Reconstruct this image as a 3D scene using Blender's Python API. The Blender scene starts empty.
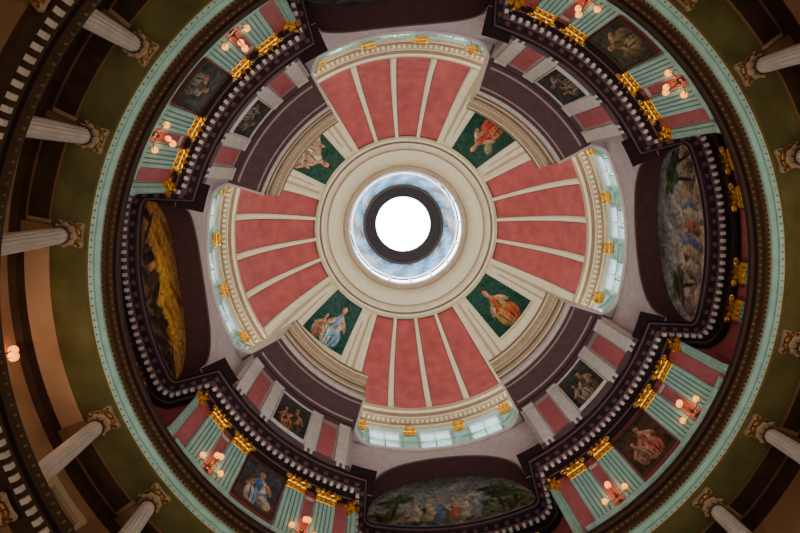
import bpy, math, random
from math import sin, cos, pi, radians, sqrt
from mathutils import Vector, Matrix
random.seed(4)
PH = -6.0
def P(R, t, h):
    a = radians(t + PH)
    return (R*cos(a), R*sin(a), h)

# ---------------------------------------------------------------- materials
MATS = {}
def mat(name, col, rough=0.75, metal=0.0, emis=None, estr=0.0, var=0.12, scale=3.0, bump=0.0):
    m = bpy.data.materials.new(name); m.use_nodes = True
    nt = m.node_tree; b = nt.nodes['Principled BSDF']
    b.inputs['Roughness'].default_value = rough
    b.inputs['Metallic'].default_value = metal
    if metal == 0: b.inputs['Specular IOR Level'].default_value = .15
    tc = nt.nodes.new('ShaderNodeTexCoord')
    n = nt.nodes.new('ShaderNodeTexNoise'); n.inputs['Scale'].default_value = scale
    n.inputs['Detail'].default_value = 4
    nt.links.new(tc.outputs['Object'], n.inputs['Vector'])
    r = nt.nodes.new('ShaderNodeValToRGB')
    r.color_ramp.elements[0].position = 0.3; r.color_ramp.elements[1].position = 0.7
    r.color_ramp.elements[0].color = tuple(c*(1-var) for c in col)+(1,)
    r.color_ramp.elements[1].color = tuple(min(1, c*(1+var)) for c in col)+(1,)
    nt.links.new(n.outputs['Fac'], r.inputs['Fac'])
    nt.links.new(r.outputs['Color'], b.inputs['Base Color'])
    if emis:
        b.inputs['Emission Color'].default_value = emis+(1,)
        b.inputs['Emission Strength'].default_value = estr
    if bump:
        bp = nt.nodes.new('ShaderNodeBump'); bp.inputs['Strength'].default_value = bump
        nt.links.new(n.outputs['Fac'], bp.inputs['Height'])
        nt.links.new(bp.outputs['Normal'], b.inputs['Normal'])
    MATS[name] = m
    return m
mat('mint', (.40,.68,.62)); mat('mint_dark', (.13,.30,.27)); mat('olive', (.115,.105,.035), var=.3, scale=1)
mat('pink', (.50,.13,.145)); mat('dome_pink', (.43,.09,.085), var=.2, scale=1.5)
mat('lilac', (.50,.40,.41)); mat('lilac_dark', (.12,.065,.075)); mat('plum', (.022,.011,.015))
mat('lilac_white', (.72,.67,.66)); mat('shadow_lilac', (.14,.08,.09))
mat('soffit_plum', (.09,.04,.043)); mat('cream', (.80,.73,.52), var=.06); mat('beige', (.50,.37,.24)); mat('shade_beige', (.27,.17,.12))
mat('tan', (.25,.14,.07), var=.25, scale=.6); mat('tan_dark', (.055,.033,.02), var=.2); mat('buff', (.54,.35,.22), var=.15, scale=.8)
mat('column_white', (.72,.67,.62)); mat('gold', (.78,.42,.06), rough=.3, metal=.95, bump=.6, scale=25, var=.35)
mat('old_gold', (.34,.18,.035), rough=.4, metal=.5); mat('brown', (.075,.04,.022)); mat('capital_beige', (.42,.31,.21))
mat('ring_brown', (.016,.010,.008)); mat('ring_brown_light', (.05,.03,.02)); mat('rail_green', (.28,.46,.42))
mat('globe', (.9,.4,.1), emis=(1,.30,.045), estr=2.3)
mat('brass_dark', (.16,.08,.02), rough=.4, metal=.6)
mat('sky_glass', (.5,.7,.75), emis=(.55,.86,1), estr=1.1)
mat('skylight_glass', (1,1,1), emis=(.97,.98,1), estr=14)
mat('lantern_glass', (1,1,1), emis=(.72,.88,1), estr=8)
mat('floor_tile', (.35,.30,.26)); mat('door_wood', (.10,.05,.03))
def vcmat():
    m = bpy.data.materials.new('oil_paint'); m.use_nodes = True
    nt = m.node_tree; b = nt.nodes['Principled BSDF']; b.inputs['Roughness'].default_value = .85
    b.inputs['Specular IOR Level'].default_value = .08
    a = nt.nodes.new('ShaderNodeAttribute'); a.attribute_name = 'Col'
    n = nt.nodes.new('ShaderNodeTexNoise'); n.inputs['Scale'].default_value = 4.5; n.inputs['Detail'].default_value = 9
    n.inputs['Roughness'].default_value = .65; n.inputs['Distortion'].default_value = .8
    tc = nt.nodes.new('ShaderNodeTexCoord'); nt.links.new(tc.outputs['Object'], n.inputs['Vector'])
    mp = nt.nodes.new('ShaderNodeMapRange'); mp.inputs['From Min'].default_value=.35; mp.inputs['From Max'].default_value=.65
    mp.inputs['To Min'].default_value=.4; mp.inputs['To Max'].default_value=1.55
    nt.links.new(n.outputs['Fac'], mp.inputs['Value'])
    mx = nt.nodes.new('ShaderNodeVectorMath'); mx.operation='SCALE'
    nt.links.new(a.outputs['Color'], mx.inputs[0]); nt.links.new(mp.outputs['Result'], mx.inputs['Scale'])
    nt.links.new(mx.outputs['Vector'], b.inputs['Base Color'])
    MATS['oil_paint'] = m
vcmat()

# ---------------------------------------------------------------- builder
class B:
    def __init__(s): s.v=[]; s.f=[]; s.m=[]; s.s=[]; s.names=[]; s.col=None
    def mi(s, n):
        if n not in s.names: s.names.append(n)
        return s.names.index(n)
    def face(s, idx, m, sm=False):
        s.f.append(idx); s.m.append(s.mi(m)); s.s.append(sm)
    def grid(s, f, nu, nv, m, sm=True, colf=None):
        o=len(s.v)
        for j in range(nv+1):
            for i in range(nu+1):
                u=i/nu; v=j/nv
                s.v.append(f(u,v))
                if colf:
                    if s.col is None: s.col={}
                    s.col[len(s.v)-1]=colf(u,v)
        w=nu+1
        for j in range(nv):
            for i in range(nu):
                a=o+j*w+i
                s.face((a,a+1,a+w+1,a+w), m, sm)
    def revolve(s, prof, mats, t0=0, t1=360, n=180):
        for k in range(len(prof)-1):
            (r0,h0),(r1,h1)=prof[k],prof[k+1]
            m = mats if isinstance(mats,str) else mats[k]
            s.grid(lambda u,v: P(r0+(r1-r0)*v, t0+(t1-t0)*u, h0+(h1-h0)*v), n, 1, m)
    def hexa(s, c, m):
        o=len(s.v); s.v += c
        for q in ((0,1,2,3),(7,6,5,4),(0,4,5,1),(1,5,6,2),(2,6,7,3),(3,7,4,0)):
            s.face(tuple(o+i for i in q), m)
    def pbox(s, R0,R1,t0,t1,h0,h1,m,n=1):
        for i in range(n):
            a=t0+(t1-t0)*i/n; b=t0+(t1-t0)*(i+1)/n
            s.hexa([P(R0,a,h0),P(R1,a,h0),P(R1,b,h0),P(R0,b,h0),P(R0,a,h1),P(R1,a,h1),P(R1,b,h1),P(R0,b,h1)], m)
    def box(s,x0,x1,y0,y1,z0,z1,m):
        s.hexa([(x0,y0,z0),(x1,y0,z0),(x1,y1,z0),(x0,y1,z0),(x0,y0,z1),(x1,y0,z1),(x1,y1,z1),(x0,y1,z1)], m)
    def lathe(s, prof, m, n=24, c=(0,0), flute=None):
        for k in range(len(prof)-1):
            (r0,h0),(r1,h1)=prof[k],prof[k+1]
            def f(u,v):
                r=r0+(r1-r0)*v
                if flute: r*= 1-flute[1]*abs(sin(flute[0]*pi*u))
                return (c[0]+r*cos(2*pi*u), c[1]+r*sin(2*pi*u), h0+(h1-h0)*v)
            s.grid(f, n, 1, m)
    def sphere(s, c, r, m, n=8, k=6):
        s.grid(lambda u,v:(c[0]+r*sin(pi*v)*cos(2*pi*u), c[1]+r*sin(pi*v)*sin(2*pi*u), c[2]+r*cos(pi*v)), n, k, m)
    def tube(s, pts, r, m, n=6, close=False):
        pts=[Vector(p) for p in pts]; o=len(s.v); L=len(pts)
        for i,p in enumerate(pts):
            if close: d=(pts[(i+1)%L]-pts[i-1])
            else: d=(pts[min(i+1,L-1)]-pts[max(i-1,0)])
            d.normalize()
            a=d.orthogonal().normalized() if abs(d.z)>.95 else d.cross(Vector((0,0,1))).normalized()
            b=d.cross(a)
            rr=r[i] if isinstance(r,(list,tuple)) else r
            for j in range(n):
                q=p+a*cos(2*pi*j/n)*rr+b*sin(2*pi*j/n)*rr
                s.v.append(tuple(q))
        for i in range(L if close else L-1):
            for j in range(n):
                k=(i+1)%L
                s.face((o+i*n+j,o+i*n+(j+1)%n,o+k*n+(j+1)%n,o+k*n+j), m, True)
    def leaf(s, base, ang, H, W, O, m):
        ca,sa=cos(ang),sin(ang)
        def f(u,v):
            z = H*sin(min(v,1)*radians(125))/1.0
            out = O*(v**2.2)
            w = W*(.55+.6*sin(pi*min(v*.95,1)))*(1 if v<.7 else 1-(v-.7)*2.6)
            y=(u-.5)*w; out+= .18*O*(1-abs(2*u-1)) + .04*W*cos(u*6*pi)
            return (base[0]+ca*out-sa*y, base[1]+sa*out+ca*y, base[2]+z)
        s.grid(f,4,7,m)
    def mesh(s, name):
        me=bpy.data.meshes.new(name); me.from_pydata(s.v,[],s.f)
        for n in s.names: me.materials.append(MATS[n])
        me.polygons.foreach_set('material_index', s.m); me.polygons.foreach_set('use_smooth', s.s)
        if s.col is not None:
            ca=me.color_attributes.new('Col','FLOAT_COLOR','POINT')
            for i,c in s.col.items(): ca.data[i].color=(c[0],c[1],c[2],1)
        me.update(); return me
    def obj(s, name):
        o=bpy.data.objects.new(name, s.mesh(name)); bpy.context.collection.objects.link(o); return o
def place(me, name, R, t, h, sc=1.0):
    o=bpy.data.objects.new(name, me); bpy.context.collection.objects.link(o)
    o.location=P(R,t,h); o.rotation_euler=(0,0,radians(t+PH+180)); o.scale=(sc,sc,sc); return o

# paths in plan -------------------------------------------------------------
def lobed_path(Rl, Rd, tj_l, tj_d, step=1.5, rnd=0.0):
    pts=[]
    for q in range(4):
        c=q*90
        n=int(2*tj_l/step)
        for i in range(n+1):
            t=-tj_l+2*tj_l*i/n; e=(abs(t)/tj_l)
            pts.append(P(Rl-rnd*max(0,(e-.8)/.2)**2, c+t, 0)[:2])
        n=int((90-2*tj_d)/step)
        for i in range(n+1):
            t=tj_d+(90-2*tj_d)*i/n
            pts.append(P(Rd, c+t, 0)[:2])
    return pts
def offset(pts,d):
    out=[]; L=len(pts)
    for i in range(L):
        p0=Vector(pts[i-1]);p=Vector(pts[i]);p1=Vector(pts[(i+1)%L])
        a=(p-p0).normalized(); b=(p1-p).normalized()
        n1=Vector((-a.y,a.x)); n2=Vector((-b.y,b.x)); n=(n1+n2)
        if n.length<1e-6: n=n1
        n.normalize(); k=max(n.dot(n1),.55)
        out.append(tuple(p+n*(d/k)))
    return out
def sweep(b, pts, prof, mats):
    L=len(pts)
    for k in range(len(prof)-1):
        m=mats if isinstance(mats,str) else mats[k]
        A=offset(pts,prof[k][0]); C=offset(pts,prof[k+1][0]); o=len(b.v)
        b.v+=[(p[0],p[1],prof[k][1]) for p in A]+[(p[0],p[1],prof[k+1][1]) for p in C]
        for i in range(L):
            j=(i+1)%L; b.face((o+i,o+j,o+L+j,o+L+i), m)
def dentils(b, pts, d, dep, w, gap, h0, h1, m):
    A=[Vector(p) for p in offset(pts,d)]; L=len(A); acc=0
    for i in range(L):
        p,q=A[i],A[(i+1)%L]; e=(q-p); l=e.length
        if l<1e-6: continue
        e/=l; n=Vector((-e.y,e.x))
        s=(gap-(acc%gap))%gap
        while s<l:
            c=p+e*s
            c0=c-e*w/2; c1=c+e*w/2
            b.hexa([(c0.x,c0.y,h0),(c1.x,c1.y,h0),((c1+n*dep).x,(c1+n*dep).y,h0),((c0+n*dep).x,(c0+n*dep).y,h0),
                    (c0.x,c0.y,h1),(c1.x,c1.y,h1),((c1+n*dep).x,(c1+n*dep).y,h1),((c0+n*dep).x,(c0+n*dep).y,h1)], m)
            s+=gap
        acc+=l
def circ(R,n=180): return [P(R,360*i/n,0)[:2] for i in range(n)]

# ---------------------------------------------------------------- lower shell
b=B(); b.revolve([(0,-1.6),(11.3,-1.6)],'floor_tile'); b.obj('floor')
b=B(); b.revolve([(11.3,-1.6),(11.3,7.13)],'buff'); b.revolve([(11.3,7.98),(11.3,11.43)],'buff'); b.obj('wall_lower_rotunda')
b=B(); b.revolve([(11.3,12.28),(11.3,13.1),(11.25,13.1),(11.25,13.2),(11.3,13.2),(11.3,15.7)],['brown','brown','brown','brown','buff'])
b.revolve([(11.3,15.6),(11.15,15.7),(11.1,15.99)],'tan_dark'); b.obj('wall_gallery')
COLT=[c+a for c in (0,90,180,270) for a in (15,30,45,60,75)]
for hb,nm in ((11.88,'lower_gallery_balcony'),(7.58,'bottom_gallery_balcony')):
    b=B()
    b.revolve([(11.3,hb-.45),(9.95,hb-.45),(9.95,hb-.25),(9.7,hb-.25),(9.7,hb-.12),(9.52,hb-.05),(9.52,hb+.12),(9.4,hb+.2),(9.4,hb+.32),(9.52,hb+.39),(11.3,hb+.39)],
              ['tan','brown','tan_dark','brown','tan_dark','plum','tan_dark','tan_dark','brown','brown'])
    dentils(b, circ(9.7), 0, .14, .12, .26, hb-.22, hb-.08, 'column_white')
    for i in range(260): b.sphere(P(9.42,360*i/260,hb+.2),.04,'old_gold',5,4)
    b.obj(nm)
b=B(); b.revolve([(11.3,16),(10.15,16)],'buff')
for i,c in enumerate(COLT):
    b.pbox(10.3,11.3,c-1.0,c+1.0,15.82,16.02,'tan')
    nx=COLT[(i+1)%20]; nx = nx+360 if nx<c else nx
    a0,a1=c+1.6,nx-1.6
    if a1-a0>15: continue
    b.pbox(10.45,10.5,a0,a1,15.93,16.02,'tan',6); b.pbox(11.05,11.1,a0,a1,15.93,16.02,'tan',6)
    b.pbox(10.5,11.05,a0,a1,15.97,16.03,'tan_dark',6)
b.obj('ceiling_gallery')
for k in range(8):
    c=22.5+45*k; b=B()
    b.pbox(11.2,11.28,c-3,c+3,12.3,14.6,'door_wood',3)
    b.pbox(11.16,11.28,c-3.5,c-3,12.3,14.8,'cream'); b.pbox(11.16,11.28,c+3,c+3.5,12.3,14.8,'cream')
    b.pbox(11.14,11.28,c-3.8,c+3.8,14.8,15.0,'cream',3); b.obj('door_%d'%(k+1))

# ---------------------------------------------------------------- column
b=B()
H=3.69
b.box(-.33,.33,-.33,.33,0,.12,'column_white')
b.lathe([(.33,.12),(.34,.18),(.29,.22),(.28,.26),(.31,.30),(.30,.34),(.25,.37)],'column_white')
prof=[(.24-.035*(i/8)**1.6,.37+(H-.93)*i/8) for i in range(9)]
b.lathe(prof,'column_white',n=96,flute=(16,.12))
zc=H-.56
b.lathe([(.205,zc),(.24,zc+.03),(.205,zc+.06),(.2,zc+.3),(.24,zc+.44),(.30,zc+.48)],'brown')
for i in range(8): b.leaf((.20*cos(i*pi/4),.20*sin(i*pi/4),zc+.05),i*pi/4,.2,.17,.13,'capital_beige')
for i in range(8): b.leaf((.20*cos((i+.5)*pi/4),.20*sin((i+.5)*pi/4),zc+.18),(i+.5)*pi/4,.24,.15,.17,'old_gold')
for i in range(4):
    a=pi/4+i*pi/2
    pts=[]
    for k in range(15):
        th=k/14*3.3*pi; r=.09*(1-k/17)
        o=.33+r*sin(th)*1.0; z=zc+.42-.02+r*cos(th)
        pts.append((o*cos(a),o*sin(a),z))
    b.tube([(.2*cos(a),.2*sin(a),zc+.25),(.26*cos(a),.26*sin(a),zc+.42)]+pts,.022,'old_gold')
ab=[]
for i in range(4):
    a=pi/4+i*pi/2
    for da,r in ((-.1,.44),(.1,.44),(.4,.34),(pi/4,.31),(pi/2-.4,.34)): ab.append((r*cos(a+da),r*sin(a+da)))
o=len(b.v); n=len(ab)
b.v+=[(x,y,H-.08) for x,y in ab]+[(x*1.03,y*1.03,H) for x,y in ab]
for i in range(n): b.face((o+i,o+(i+1)%n,o+n+(i+1)%n,o+n+i),'capital_beige')
b.face(tuple(range(o,o+n)),'capital_beige')
colm=b.mesh('column')
for t in COLT: place(colm,'column',9.91,t,12.28)
for t in COLT: place(colm,'column',9.95,t,7.98,.92)

# ---------------------------------------------------------------- ring 1
b=B()
b.revolve([(10.45,16.0),(10.45,15.98),(9.50,15.98),(9.48,16.05),(9.36,16.07),(9.36,16.16),(9.26,16.22),(9.26,16.32),(9.18,16.38),(9.17,16.55),
           (9.08,16.6),(9.04,16.72),(8.98,16.78),(8.98,16.92),(9.1,16.99),(10.6,16.99)],
          ['tan_dark','olive','old_gold','mint','mint','mint','mint','brown','brown','brown','plum','brown','plum','brown','brown'])
for (R,h,r,n,m) in ((9.24,16.34,.03,420,'gold'),(9.12,16.56,.045,300,'old_gold'),(9.42,16.05,.03,300,'gold')):
    for i in range(n): b.sphere(P(R,360*i/n,h),r,m,5,4)
b.obj('gallery_ring_entablature')

# ---------------------------------------------------------------- level B
TJ=24.5
path=lobed_path(10.95,9.2,TJ-2,TJ,1.5,.45)
b=B(); sweep(b,path,[(0,17.0),(0,20.5)],'pink'); b.obj('wall_drum_lower')
b=B()
sweep(b,path,[(0,20.5),(.14,20.5),(.14,20.68),(.2,20.70),(.2,20.9),(.26,20.95),(.26,21.12),(.42,21.2),(.42,21.28),(.6,21.32),(.6,21.46),(.66,21.5),(.7,21.6),(.66,21.66),(-.7,21.7)],
      ['plum','plum','lilac_dark','plum','plum','plum','lilac_dark','plum','plum','plum','lilac_dark','plum','lilac_dark','plum'])
dentils(b,path,.26,.13,.12,.27,20.98,21.12,'lilac_white')
dentils(b,path,.44,.12,.16,.42,21.24,21.33,'lilac_dark')
b.obj('lobed_entablature')

b=B(); W=.74
b.box(0,.10,-W/2,W/2,0,3.0,'mint')
for i in range(5):
    y=-W/2+.08+i*(W-.16)/4
    b.box(.10,.145,y-.05,y+.05,.35,2.9,'mint')
    if i<4: b.box(.10,.104,y+.05,y+.095,.35,2.9,'mint_dark')
b.box(0,.18,-W/2-.05,W/2+.05,0,.18,'mint'); b.box(0,.15,-W/2-.03,W/2+.03,.18,.3,'mint')
z0=2.86
b.box(0,.12,-W/2+.04,W/2-.04,z0,z0+.5,'brown')
b.tube([(.13,-W/2,z0+.02),(.15,0,z0+.02),(.13,W/2,z0+.02)],.03,'gold')
for i in range(4): b.leaf((.12,-W/2+.09+i*(W-.18)/3,z0+.03),0,.24,.17,.20,'gold')
for i in range(3): b.leaf((.13,-W/2+.16+i*(W-.32)/2,z0+.19),0,.30,.17,.28,'gold')
for sy in (-1,1):
    pts=[]
    for k in range(18):
        th=k/17*3.6*pi; r=.14*(1-k/20)
        pts.append((.25+.03*k/17,sy*(W/2+.0+r*sin(th)),z0+.45+r*cos(th)))
    b.tube([(.12,sy*.05,z0+.2),(.18,sy*.12,z0+.38)]+pts,.034,'gold')
    b.leaf((.05,sy*(W/2),z0+.05),sy*pi/2,.25,.18,.14,'gold')
b.sphere((.25,0,z0+.52),.08,'gold')
b.box(0,.20,-W/2-.06,W/2+.06,z0+.56,z0+.63,'brown')
pil=b.mesh('pilaster')
for q in range(4):
    c=45+90*q
    for d in (7.7,15.2):
        for s in (-1,1): place(pil,'pilaster',9.19,c+s*d,17.0)
    for s in (-1,1):
        o=place(pil,'pilaster',9.36,c+s*21.0,17.0); o.rotation_euler[2]+=radians(s*45)
for q in range(4):
    for d in (-14,-7,7,14): place(pil,'pilaster',10.93,90*q+d,17.0)

# ---------------------------------------------------------------- painting
def sstep(x): x=max(0,min(1,x)); return x*x*(3-2*x)
def painter(bgf, strokes, gain=1.0):
    def f(u,v):
        c=list(bgf(u,v))
        for (cx,cy,rx,ry,rot,col,soft) in strokes:
            dx,dy=u-cx,v-cy; cr,sr=cos(rot),sin(rot)
            x=(dx*cr+dy*sr)/rx; y=(-dx*sr+dy*cr)/ry
            d=x*x+y*y
            if d>4: continue
            d=sqrt(d)
            a=sstep((1-d)/soft+.5)
            if a>0:
                sh=.75+.5*max(-1,min(1,(y-x)*.6))
                for i in range(3): c[i]=c[i]*(1-a)+col[i]*sh*a
        return [x*gain for x in c]
    return f
def figure(cx,by,s,robe,robe2,skin=(.60,.32,.20),hair=(.06,.035,.02),lean=0,w=1.0):
    S=[]
    S.append((cx,by+.20*s,.20*s*w,.24*s,lean,robe,.2))
    S.append((cx+.09*s*w,by+.16*s,.10*s*w,.22*s,lean-.4,robe2,.2))
    S.append((cx-.02*s,by+.48*s,.12*s*w,.19*s,lean,robe2,.2))
    S.append((cx+.04*s,by+.50*s,.08*s*w,.15*s,lean+.2,robe,.2))
    S.append((cx-.15*s*w,by+.50*s,.045*s*w,.15*s,-.7,skin,.25))
    S.append((cx+.15*s*w,by+.46*s,.045*s*w,.15*s,.8,skin,.25))
    S.append((cx+.0*s,by+.68*s,.035*s*w,.06*s,0,skin,.3))
    S.append((cx,by+.80*s,.075*s*w,.09*s,0,hair,.25))
    S.append((cx+.008*s,by+.775*s,.055*s*w,.075*s,0,skin,.3))
    for k in range(4):
        S.append((cx+(-.12+.075*k)*s*w,by+(.13+.03*k)*s,.013*s*w,.17*s,.25-.15*k,tuple(c*.3 for c in (robe if k%2 else robe2)),.6))
    S.append((cx+.03*s,by+.22*s,.022*s*w,.2*s,-.2,tuple(min(1,c*1.7) for c in robe),.6))
    S.append((cx-.05*s,by+.5*s,.015*s*w,.14*s,.2,tuple(c*.35 for c in robe2),.6))
    return S
def vbg(a,bb,c=None):
    def f(u,v):
        w=v+.06*sin(9*u)+.04*sin(23*u+7*v)
        w=max(0,min(1,w))
        if c is None: return [a[i]*(1-w)+bb[i]*w for i in range(3)]
        if w<.5: return [a[i]*(1-2*w)+bb[i]*2*w for i in range(3)]
        return [bb[i]*(2-2*w)+c[i]*(2*w-1) for i in range(3)]
    return f
def picture(name,R,t0,t1,h0,h1,pf,n=80,ft=.5,fh=.1,fm='gold'):
    b=B()
    b.grid(lambda u,v:P(R,t0+(t1-t0)*u,h0+(h1-h0)*v),n,n,'oil_paint',True,pf)
    Ra,Rb=R-.06,R+.05
    b.pbox(Ra,Rb,t0-ft,t1+ft,h0-fh,h0,fm,4); b.pbox(Ra,Rb,t0-ft,t1+ft,h1,h1+fh,fm,4)
    b.pbox(Ra,Rb,t0-ft,t0,h0,h1,fm); b.pbox(Ra,Rb,t1,t1+ft,h0,h1,fm)
    return b.obj(name)
lowP={45:painter(vbg((.05,.025,.015),(.11,.05,.03),(.06,.04,.03)),
        figure(.42,.05,1.0,(.50,.13,.09),(.58,.33,.24),w=1.2)+figure(.72,.1,.7,(.28,.12,.08),(.42,.25,.17))),
  135:painter(vbg((.16,.08,.04),(.05,.045,.045),(.08,.09,.11)),
        figure(.5,.03,1.0,(.08,.22,.58),(.72,.65,.56),w=1.5)+[(.3,.2,.2,.12,.3,(.6,.5,.38),.3)]),
  225:painter(vbg((.045,.05,.045),(.06,.07,.06),(.11,.12,.10)),
        figure(.5,.05,.9,(.13,.15,.13),(.36,.32,.27),w=1.5)+[(.2,.5,.1,.3,0,(.09,.12,.08),.4)]),
  315:painter(vbg((.05,.038,.022),(.06,.06,.034),(.085,.085,.055)),
        figure(.45,.05,1.0,(.22,.16,.07),(.38,.29,.15),w=1.4)+[(.8,.4,.12,.3,.2,(.18,.14,.06),.4)])}
for c,pf in lowP.items():
    picture('allegory_painting',9.12,c-4.7,c+4.7,17.7,20.1,pf,ft=.2,fh=.05,fm='brown')
b=B()
for q in range(4):
    c=45+90*q
    for s in (-1,1):
        x0,x1=sorted((c+s*10.2,c+s*12.7))
        b.pbox(9.12,9.2,x0,x0+.2,17.4,19.9,'lilac'); b.pbox(9.12,9.2,x1-.2,x1,17.4,19.9,'lilac')
        b.pbox(9.12,9.2,x0,x1,19.9,20.0,'lilac',2)
    b.pbox(9.1,9.19,c-20,c+20,17.0,17.35,'mint',20)
b.obj('trim_1')

def sconce_mesh(nm, s):
    b=B()
    b.sphere((0.02,0,0.0),.07*s,'brass_dark'); b.box(-.02,.03,-.05*s,.05*s,-.25*s,.25*s,'brass_dark')
    for k,(y,x,z) in enumerate(((-.40,.12,.0),(.40,.12,.0),(.0,.50,.0),(.0,.12,.62))):
        y*=s;x*=s;z*=s
        pts=[(.02,0,0),(x*.4,y*.4,-.12*s),(x*.85,y*.9,-.12*s),(x,y,z-.07*s)]
        if k==3: pts=[(.02,0,.05),(.10*s,0,.2*s),(x,y,.4*s),(x,y,z-.07*s)]
        b.tube(pts,.014*s,'brass_dark')
        b.lathe([(.015*s,z-.11*s),(.04*s,z-.07*s)],'brass_dark',8,(x,y))
        b.sphere((x,y,z),.10*s,'globe',14,10)
    return b.mesh(nm)
sm=sconce_mesh('wall_sconce',1.0); sm2=sconce_mesh('gallery_sconce',1.25)
for q in range(4):
    for s in (-1,1): place(sm,'wall_sconce',9.12,45+90*q+s*11.4,17.75)
for q in range(4): place(sm2,'gallery_sconce',11.28,90*q-1,14.4)

# ---------------------------------------------------------------- level C : lunettes
AH=19.0; H0=21.68; HC=25.05; HT=26.0; RF=9.2; RL=10.32; HS=H0+.35
def arch(t,x=0): 
    e=max(0,1-(t/AH)**2); return HS+(HC+x-HS)*(e**.55)
SP=.35
def lun_bg(kind):
    def f(u,v):
        n=(.5+.25*sin(14*u+3*sin(9*v))+.25*sin(31*u+17*v))
        if kind==2:
            sky=[.95*(.6+.4*n),.34+.1*n,.06]; top=[.36,.16,.07]; gr=[.10,.045,.02]
            hz=.22+.12*sin(4*u+.5)+.05*sin(27*u)
            g=math.exp(-((v-.5)/.35)**2)*(.25+.75*sin(pi*min(1,u*1.05)))
            s=[top[i]*(1-g)+sky[i]*g for i in range(3)]
            k=sstep((n-.62)/.3)*.6; s=[x*(1-k) for x in s]
            a=sstep((v-hz)/.1+.5); return [gr[i]*(1-a)*(1+.8*n)+s[i]*a for i in range(3)]
        if kind==0: sky=[.50,.47,.44]; top=[.24,.24,.25]; gr=[.32,.20,.13]
        elif kind==1: sky=[.40,.40,.36]; top=[.17,.19,.18]; gr=[.12,.10,.05]
        else: sky=[.20,.20,.22]; top=[.1,.10,.13]; gr=[.05,.05,.04]
        hz=.30+.12*sin(6*u+kind)+.05*sin(25*u)
        a=sstep((v-hz)/.15+.5); s=[sky[i]*(1-v)+top[i]*v for i in range(3)]
        return [gr[i]*(1-a)*(.6+n)+s[i]*a*(.6+.6*n) for i in range(3)]
    return f
def lun_strokes(kind):
    R=random.Random(kind+10); S=[]
    for i in range(30):
        u=.06+.88*R.random(); hh=.08+.12*R.random()
        c={0:(.26,.18,.13),1:(.10,.11,.055),2:(.05,.025,.012),3:(.09,.08,.06)}[kind]
        k=.3+1.5*R.random(); S.append((u,.08+.22*R.random(),.015+.025*R.random(),hh,R.uniform(-.5,.5),tuple(x*k for x in c),.4))
    if kind in (0,1,3):
        for u in (.10,.2,.82):
            S.append((u,.45,.012,.35,R.uniform(-.15,.15),(.05,.035,.025),.5))
            for j in range(8): S.append((u+R.uniform(-.07,.07),.6+R.uniform(-.14,.14),.04,.08,R.uniform(-1,1),(.09*R.uniform(.4,1.6),.10*R.uniform(.5,1.5),.05),.7))
    if kind in (0,1):
        for u,col in ((.34,(.3,.3,.36)),(.4,(.6,.5,.38)),(.47,(.5,.18,.1)),(.56,(.16,.2,.38)),(.62,(.5,.36,.2)),(.7,(.55,.42,.3))):
            S+=[(u,.27,.022,.19,0,col,.4),(u+.01,.2,.035,.12,.3,tuple(x*.7 for x in col),.4),(u,.50,.013,.05,0,(.55,.35,.22),.4)]
    return S
for q in range(4):
    c=90*q; b=B(); kind=q
    pf=painter(lun_bg(kind),lun_strokes(kind))
    b.grid(lambda u,v:P(RL-.04,c-AH+2*AH*u, H0+(arch(-AH+2*AH*u,SP)-H0)*v),150,44,'oil_paint',True,pf)
    pts=[P(RL-.08,c-AH+.5+(2*AH-1.0)*i/60,arch((-AH+.5+(2*AH-1.0)*i/60),SP)-.04) for i in range(61)]
    b.tube(pts,.03,'brown'); b.obj('lunette_painting')
b=B(); bs=B()
for q in range(4):
    c=90*q
    def S(u,v):
        t=-AH*cos(pi*u); return P(RL-(RL-RF)*v,c+t,arch(t,SP*(1-v)))
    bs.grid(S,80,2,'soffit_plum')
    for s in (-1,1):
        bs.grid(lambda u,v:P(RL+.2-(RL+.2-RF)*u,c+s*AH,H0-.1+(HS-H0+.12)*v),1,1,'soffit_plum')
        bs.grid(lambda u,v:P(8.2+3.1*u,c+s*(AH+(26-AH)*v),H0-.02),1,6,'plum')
    def F(u,v):
        t=-AH*cos(pi*u); a=arch(t); return P(RF,c+t,a+(HT-a)*v)
    b.grid(F,80,2,'lilac')
    for s in (-1,1):
        b.grid(lambda u,v:P(RF,c+s*(AH+(26-AH)*u),H0-.1+(HT-H0+.1)*v),8,1,'lilac')
        b.grid(lambda u,v:P(RF-(RF-8.6)*u,c+s*26,H0-.1+(HT-H0+.1)*v),1,1,'lilac')
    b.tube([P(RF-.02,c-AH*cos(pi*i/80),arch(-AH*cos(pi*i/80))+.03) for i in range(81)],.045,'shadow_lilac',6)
    d=45+90*q
    b.grid(lambda u,v:P(8.6,d-19+38*u,H0-.1+(HT-H0+.1)*v),40,1,'lilac')
    for s in (-1,1):
        for (a0,a1) in ((5.6,8.8),(14.6,17.8)):
            x0,x1=sorted((d+s*a0,d+s*a1))
            b.pbox(8.48,8.6,x0,x1,H0,HT-.3,'lilac_white',2)
            b.pbox(8.44,8.6,x0-.2,x1+.2,HT-.55,HT-.4,'lilac_white',2)
        x0,x1=sorted((d+s*9.2,d+s*14.2))
        b.pbox(8.55,8.6,x0+.3,x1-.3,22.3,25.2,'pink',3)
    b.pbox(8.42,8.6,d-19,d+19,HT-.3,HT-.15,'lilac_dark',24)
    b.pbox(8.48,8.6,d-19,d+19,H0,H0+.35,'lilac_dark',24)
b.obj('wall_attic'); bs.obj('lunette_arch_soffit')
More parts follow.
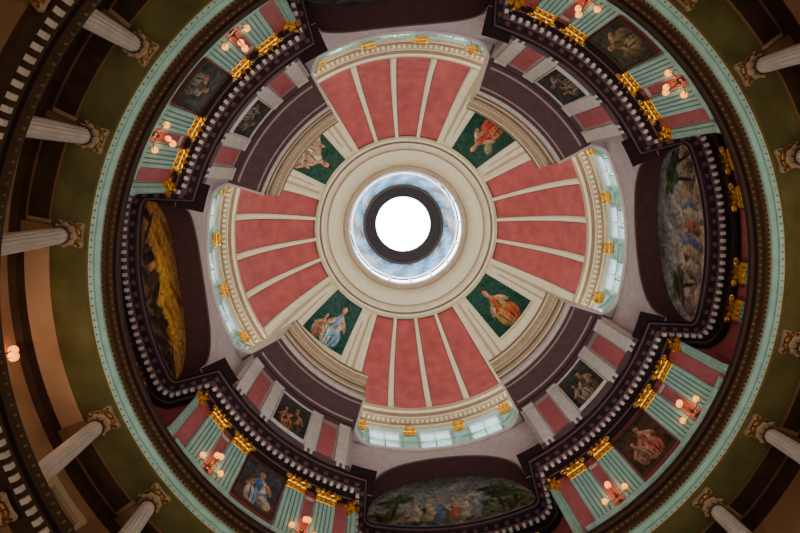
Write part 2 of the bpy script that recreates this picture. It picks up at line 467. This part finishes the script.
for c,(ra,rb,sk) in {45:((.15,.10,.06),(.40,.29,.2),(.5,.3,.2)),135:((.09,.06,.04),(.48,.2,.11),(.5,.3,.18)),225:((.10,.10,.10),(.34,.27,.2),(.4,.26,.18)),315:((.08,.09,.09),(.32,.25,.18),(.4,.26,.18))}.items():
    pf=painter(vbg((.035,.028,.02),(.04,.04,.038),(.075,.08,.08)),figure(.4,.02,.95,ra,rb,sk,w=1.3)+figure(.72,.02,.75,rb,ra,sk))
    picture('attic_painting',8.5,c-5.1,c+5.1,22.35,25.3,pf,ft=.3,fh=.08,fm='lilac_white')

# ---------------------------------------------------------------- upper opening
b=B()
for q in range(4):
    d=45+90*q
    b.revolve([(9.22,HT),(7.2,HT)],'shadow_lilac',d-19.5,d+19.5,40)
    b.revolve([(8.3,HT-.03),(8.3,HT-.06),(8.22,HT-.06),(8.22,HT-.02)],'lilac',d-18,d+18,40)
    b.revolve([(7.42,HT-.03),(7.42,HT-.06),(7.36,HT-.06),(7.36,HT-.02)],'lilac',d-18.5,d+18.5,40)
b.obj('ceiling_diagonal_niche')
opath=lobed_path(9.2,7.2,25.6,26.2,1.6,.5)
b=B()
sweep(b,opath,[(-.02,HT-.01),(.08,HT-.01),(.08,HT+.14),(.02,HT+.2),(.02,HT+.28),(-.7,HT+.28)],['lilac_white','lilac_white','brown','lilac','lilac'])
for q in range(4):
    d=45+90*q
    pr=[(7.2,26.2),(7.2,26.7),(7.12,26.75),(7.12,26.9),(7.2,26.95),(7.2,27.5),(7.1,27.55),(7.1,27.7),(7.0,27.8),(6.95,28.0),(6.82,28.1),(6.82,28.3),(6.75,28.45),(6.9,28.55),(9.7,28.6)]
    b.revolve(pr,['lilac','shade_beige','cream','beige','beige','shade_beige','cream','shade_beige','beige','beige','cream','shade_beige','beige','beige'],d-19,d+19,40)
    for i in range(50):
        t=d-18.8+37.6*i/49; b.pbox(6.98,7.1,t-.22,t+.22,27.72,27.86,'cream')
    for s in (-1,1):
        b.grid(lambda u,v:P(7.0+2.7*u,d+s*19,26.2+2.35*v),1,1,'beige')
b.obj('dome_pier_cornice')
for q in range(4):
    b=B(); c=90*q
    def RR(t): return 9.28-.47*max(0,(abs(t)/25-.8)/.2)**2
    for hh,r in ((27.15,.035),(26.4,.025),(26.95,.015)):
        b.tube([P(RR(t),c+t,hh) for t in [-24.5+49*i/50 for i in range(51)]],r,'rail_green')
    for i in range(80):
        t=-24.5+49*i/79; R=RR(t)
        b.tube([P(R,c+t,26.25),P(R,c+t,27.15)],.014 if i%8 else .04,'rail_green',5)
    b.obj('gallery_railing')
b=B(); RW=9.82
b.revolve([(RW,26.28),(RW,27.0)],'mint'); b.revolve([(RW,29.3),(RW,30.0)],'mint')
for k in range(24):
    c=15*k
    for s in (-1,1):
        x0,x1=sorted((c+s*4.6,c+s*7.5)); b.revolve([(RW,27.0),(RW,29.3)],'mint',x0,x1,3)
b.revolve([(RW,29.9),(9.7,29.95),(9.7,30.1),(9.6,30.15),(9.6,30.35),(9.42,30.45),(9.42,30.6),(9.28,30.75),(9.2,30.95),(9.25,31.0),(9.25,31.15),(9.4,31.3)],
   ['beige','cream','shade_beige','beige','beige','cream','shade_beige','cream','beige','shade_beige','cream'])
dentils(b,circ(9.6),0,.14,.12,.26,30.2,30.36,'cream')
b.obj('wall_drum')
for k in range(24):
    c=15*k; b=B(); x=.04
    b.pbox(9.84+x,9.86+x,c-4.6,c+4.6,27,29.3,'sky_glass',3)
    b.pbox(9.73+x,9.86+x,c-4.7,c-4.2,26.95,29.35,'lilac_white'); b.pbox(9.73+x,9.86+x,c+4.2,c+4.7,26.95,29.35,'lilac_white')
    b.pbox(9.76+x,9.86+x,c-.2,c+.2,27,29.3,'lilac_white'); b.pbox(9.76+x,9.86+x,c-4.6,c+4.6,28.2,28.28,'lilac_white',2)
    b.pbox(9.73+x,9.86+x,c-4.7,c+4.7,29.22,29.38,'lilac_white',2); b.pbox(9.73+x,9.86+x,c-4.7,c+4.7,26.92,27.05,'lilac_white',2)
    b.obj('window_%d'%(k+1))
b=B()
b.box(0,.12,-.28,.28,0,2.5,'mint')
for y in (-.17,0,.17): b.box(.12,.15,y-.05,y+.05,.2,2.4,'mint')
z0=2.4
b.box(0,.16,-.25,.25,z0,z0+.55,'brown')
for i in range(4): b.leaf((.15,-.24+i*.16,z0),0,.28,.16,.22,'gold')
for i in range(3): b.leaf((.17,-.18+i*.18,z0+.22),0,.36,.16,.34,'gold')
for sy in (-1,1):
    b.tube([(.32,sy*(.27+.12*(1-k/20)*sin(k/17*3.6*pi)),z0+.55+.12*(1-k/20)*cos(k/17*3.6*pi)) for k in range(18)],.035,'gold')
b.box(0,.26,-.32,.32,z0+.68,z0+.76,'mint')
dp=b.mesh('drum_pilaster')
for k in range(24): place(dp,'drum_pilaster',9.81,7.5+15*k,26.3)

# ---------------------------------------------------------------- dome
RB,HB,BB=9.4,31.3,9.5
def D(a,t,off=0):
    a=radians(a); R=RB*cos(a); h=HB+BB*sin(a)
    return P(R-off*cos(a),t,h-off*sin(a))
b=B()
b.grid(lambda u,v:D(66*v,360*u),180,30,'cream')
def patch(b,a0,a1,t0,t1,off,m,nu=8,nv=24):
    b.grid(lambda u,v:D(a0+(a1-a0)*v,t0+(t1-t0)*u,off),nu,nv,m)
def rib(b,a0,a1,tc,w,off,m):
    def wd(a): return w*(.55/ max(cos(radians(a)),.3)*.9+.35)
    b.grid(lambda u,v:D(a0+(a1-a0)*v,tc+(u-.5)*2*wd(a0+(a1-a0)*v),off),2,24,m)
    for s in (-1,1):
        b.grid(lambda u,v:D(a0+(a1-a0)*v,tc+s*wd(a0+(a1-a0)*v),off*u),1,24,m)
for q in range(4):
    c=90*q
    for k in (-1.5,-.5,.5,1.5):
        tc=c+k*13
        patch(b,2.5,51,tc-5.45,tc+5.45,.015,'brown')
        patch(b,3,50.5,tc-5.25,tc+5.25,.03,'dome_pink')
    for k in (-2,-1,0,1,2): rib(b,1.5,51,c+k*13,.75,.16,'cream')
    for s in (-1,1):
        patch(b,3,50,c+s*28.2 ,c+s*29.6,.03,'beige',3)
        patch(b,3,46,c+s*31.5 ,c+s*32.3,.05,'beige',2)
for a,r,m in ((1.0,.10,'beige'),(52,.13,'cream'),(53.6,.06,'shade_beige'),(57,.05,'beige'),(64.3,.08,'beige'),(66,.12,'lilac_white')):
    b.tube([D(a,360*i/120,.05) for i in range(120)],r,m,6,True)
b.obj('dome')
domeP={45:painter(vbg((.012,.045,.028),(.018,.06,.04),(.025,.075,.055)),figure(.5,.05,.95,(.45,.09,.03),(.44,.27,.09),w=1.3)),
 135:painter(vbg((.012,.045,.034),(.02,.065,.055),(.03,.08,.065)),figure(.42,.05,.95,(.2,.32,.46),(.62,.58,.48),w=1.2)+figure(.72,.05,.6,(.4,.12,.07),(.4,.28,.16))),
 225:painter(vbg((.012,.045,.03),(.02,.065,.042),(.03,.075,.055)),figure(.5,.05,.95,(.68,.55,.38),(.5,.3,.18),w=1.4)+figure(.2,.08,.6,(.5,.36,.22),(.5,.3,.2))+figure(.8,.05,.6,(.45,.28,.18),(.5,.3,.2))),
 315:painter(vbg((.01,.04,.024),(.015,.055,.033),(.025,.068,.045)),figure(.5,.08,.9,(.5,.06,.035),(.4,.17,.08),w=1.2)+[(.78,.6,.14,.08,.5,(.3,.26,.16),.5)])}
for c,pf in domeP.items():
    b=B()
    a0,a1,hw=25,51,10.4
    b.grid(lambda u,v:D(a0+(a1-a0)*v,c+(u-.5)*2*hw,.06),90,90,'oil_paint',True,pf)
    for s in (-1,1): b.tube([D(a0+(a1-a0)*i/20,c+s*hw,.08) for i in range(21)],.04,'cream')
    for a in (a0,a1): b.tube([D(a,c-hw+2*hw*i/12,.08) for i in range(13)],.04,'cream')
    b.obj('dome_painting')

# ---------------------------------------------------------------- lantern
def lan(u,v):
    n=.5+.5*sin(2*pi*u*5+2*sin(3*v))*sin(2*pi*u*3+3*v)
    base=(.20,.33,.46); fl=(.36,.26,.19)
    k=sstep((n-.5)/.35)*.8
    m=.5+.5*sin(2*pi*u*13+4*v)
    return [base[i]*(.65+.5*m)*(1-k)+fl[i]*k*(.5+.7*m) for i in range(3)]
b=B()
b.revolve([(3.81,39.9),(3.72,40.0),(3.72,40.25)],'lilac_white',n=96)
b.revolve([(3.72,41.85),(3.62,41.88),(3.6,41.95)],'lilac_white',n=96)
for k in range(16): b.pbox(3.70,3.8,k*22.5-1.4,k*22.5+1.4,40.25,41.85,'lilac_white')
b.revolve([(2.92,43.6),(2.86,43.5),(2.76,43.5),(2.72,43.65),(2.45,43.7),(2.45,43.8),(2.2,43.85),(2.2,43.95),(2.0,44.0),(2.0,44.45)],['ring_brown_light','ring_brown_light','ring_brown','ring_brown','ring_brown_light','ring_brown','ring_brown','ring_brown','ring_brown_light'],n=96)
b.obj('lantern')
b=B(); b.grid(lambda u,v:P(3.6-.7*v,360*u,41.95+1.65*sin(v*pi/2)),240,40,'oil_paint',True,lan); b.obj('lantern_mural')
b=B(); b.revolve([(3.82,40.25),(3.82,41.85)],'lantern_glass',n=96); b.obj('window_25')
b=B(); b.revolve([(0,44.4),(2.0,44.4)],'skylight_glass',n=96); b.obj('skylight_window')

# ---------------------------------------------------------------- lights
def light(name,kind,loc,power,col,size=1.0,rot=None,spot=None):
    l=bpy.data.lights.new(name,kind); l.energy=power; l.color=col
    if kind=='AREA': l.shape='DISK'; l.size=size
    else: l.shadow_soft_size=size
    if spot: l.spot_size=radians(spot); l.spot_blend=.35
    o=bpy.data.objects.new(name,l); bpy.context.collection.objects.link(o); o.location=loc
    if rot: o.rotation_euler=rot
    return o
for k in range(4):
    light('floor_fill_spot','SPOT',P(2.0,90*k+45,-1.2),1900,(1,.93,.86),.6,(pi,0,0),58)  # added fill from below the view, cone narrowed to leave the gallery dim
for k in range(4):
    light('floor_fill_area','AREA',P(6,90*k+20,-1.4),240,(1,.80,.60),1.6,(pi,0,0))  # weak warm fill added out of view to lift the gallery
for q in range(4):
    light('gallery_lamp','POINT',P(10.85,90*q,13.6),60,(1,.66,.42),.15)
    for s in (-1,1): light('sconce_lamp','POINT',P(8.9,45+90*q+s*11.4,17.95),5,(1,.50,.18),.03)
    for t in (-16,0,16): light('dome_fill','POINT',P(9.5,90*q+t,26.5),70,(1,.94,.84),.1)  # added fill for drum and dome, unseen behind the lobe lip
    for t in (-12,0,12): light('dome_fill','POINT',P(8.6,45+90*q+t,29.1),85,(1,.94,.84),.15)  # more added dome fill, tucked out of sight behind the pier cornice
w=bpy.data.worlds.new('World'); bpy.context.scene.world=w; w.use_nodes=True
w.node_tree.nodes['Background'].inputs[0].default_value=(.6,.75,1,1); w.node_tree.nodes['Background'].inputs[1].default_value=.1

# ---------------------------------------------------------------- camera
cam=bpy.data.cameras.new('camera'); cam.lens=27; cam.sensor_width=36; cam.clip_end=200
co=bpy.data.objects.new('camera',cam); bpy.context.collection.objects.link(co)
fw=Vector((math.tan(radians(1.9)),math.tan(radians(7.65)),1)).normalized()
z=-fw; y=Vector((0,-1,0)); y=(y-z*y.dot(z)).normalized(); x=y.cross(z)
M=Matrix((x,y,z)).transposed().to_4x4(); M.translation=Vector((-1.70,-2.79,0)); co.matrix_world=M
bpy.context.scene.camera=co
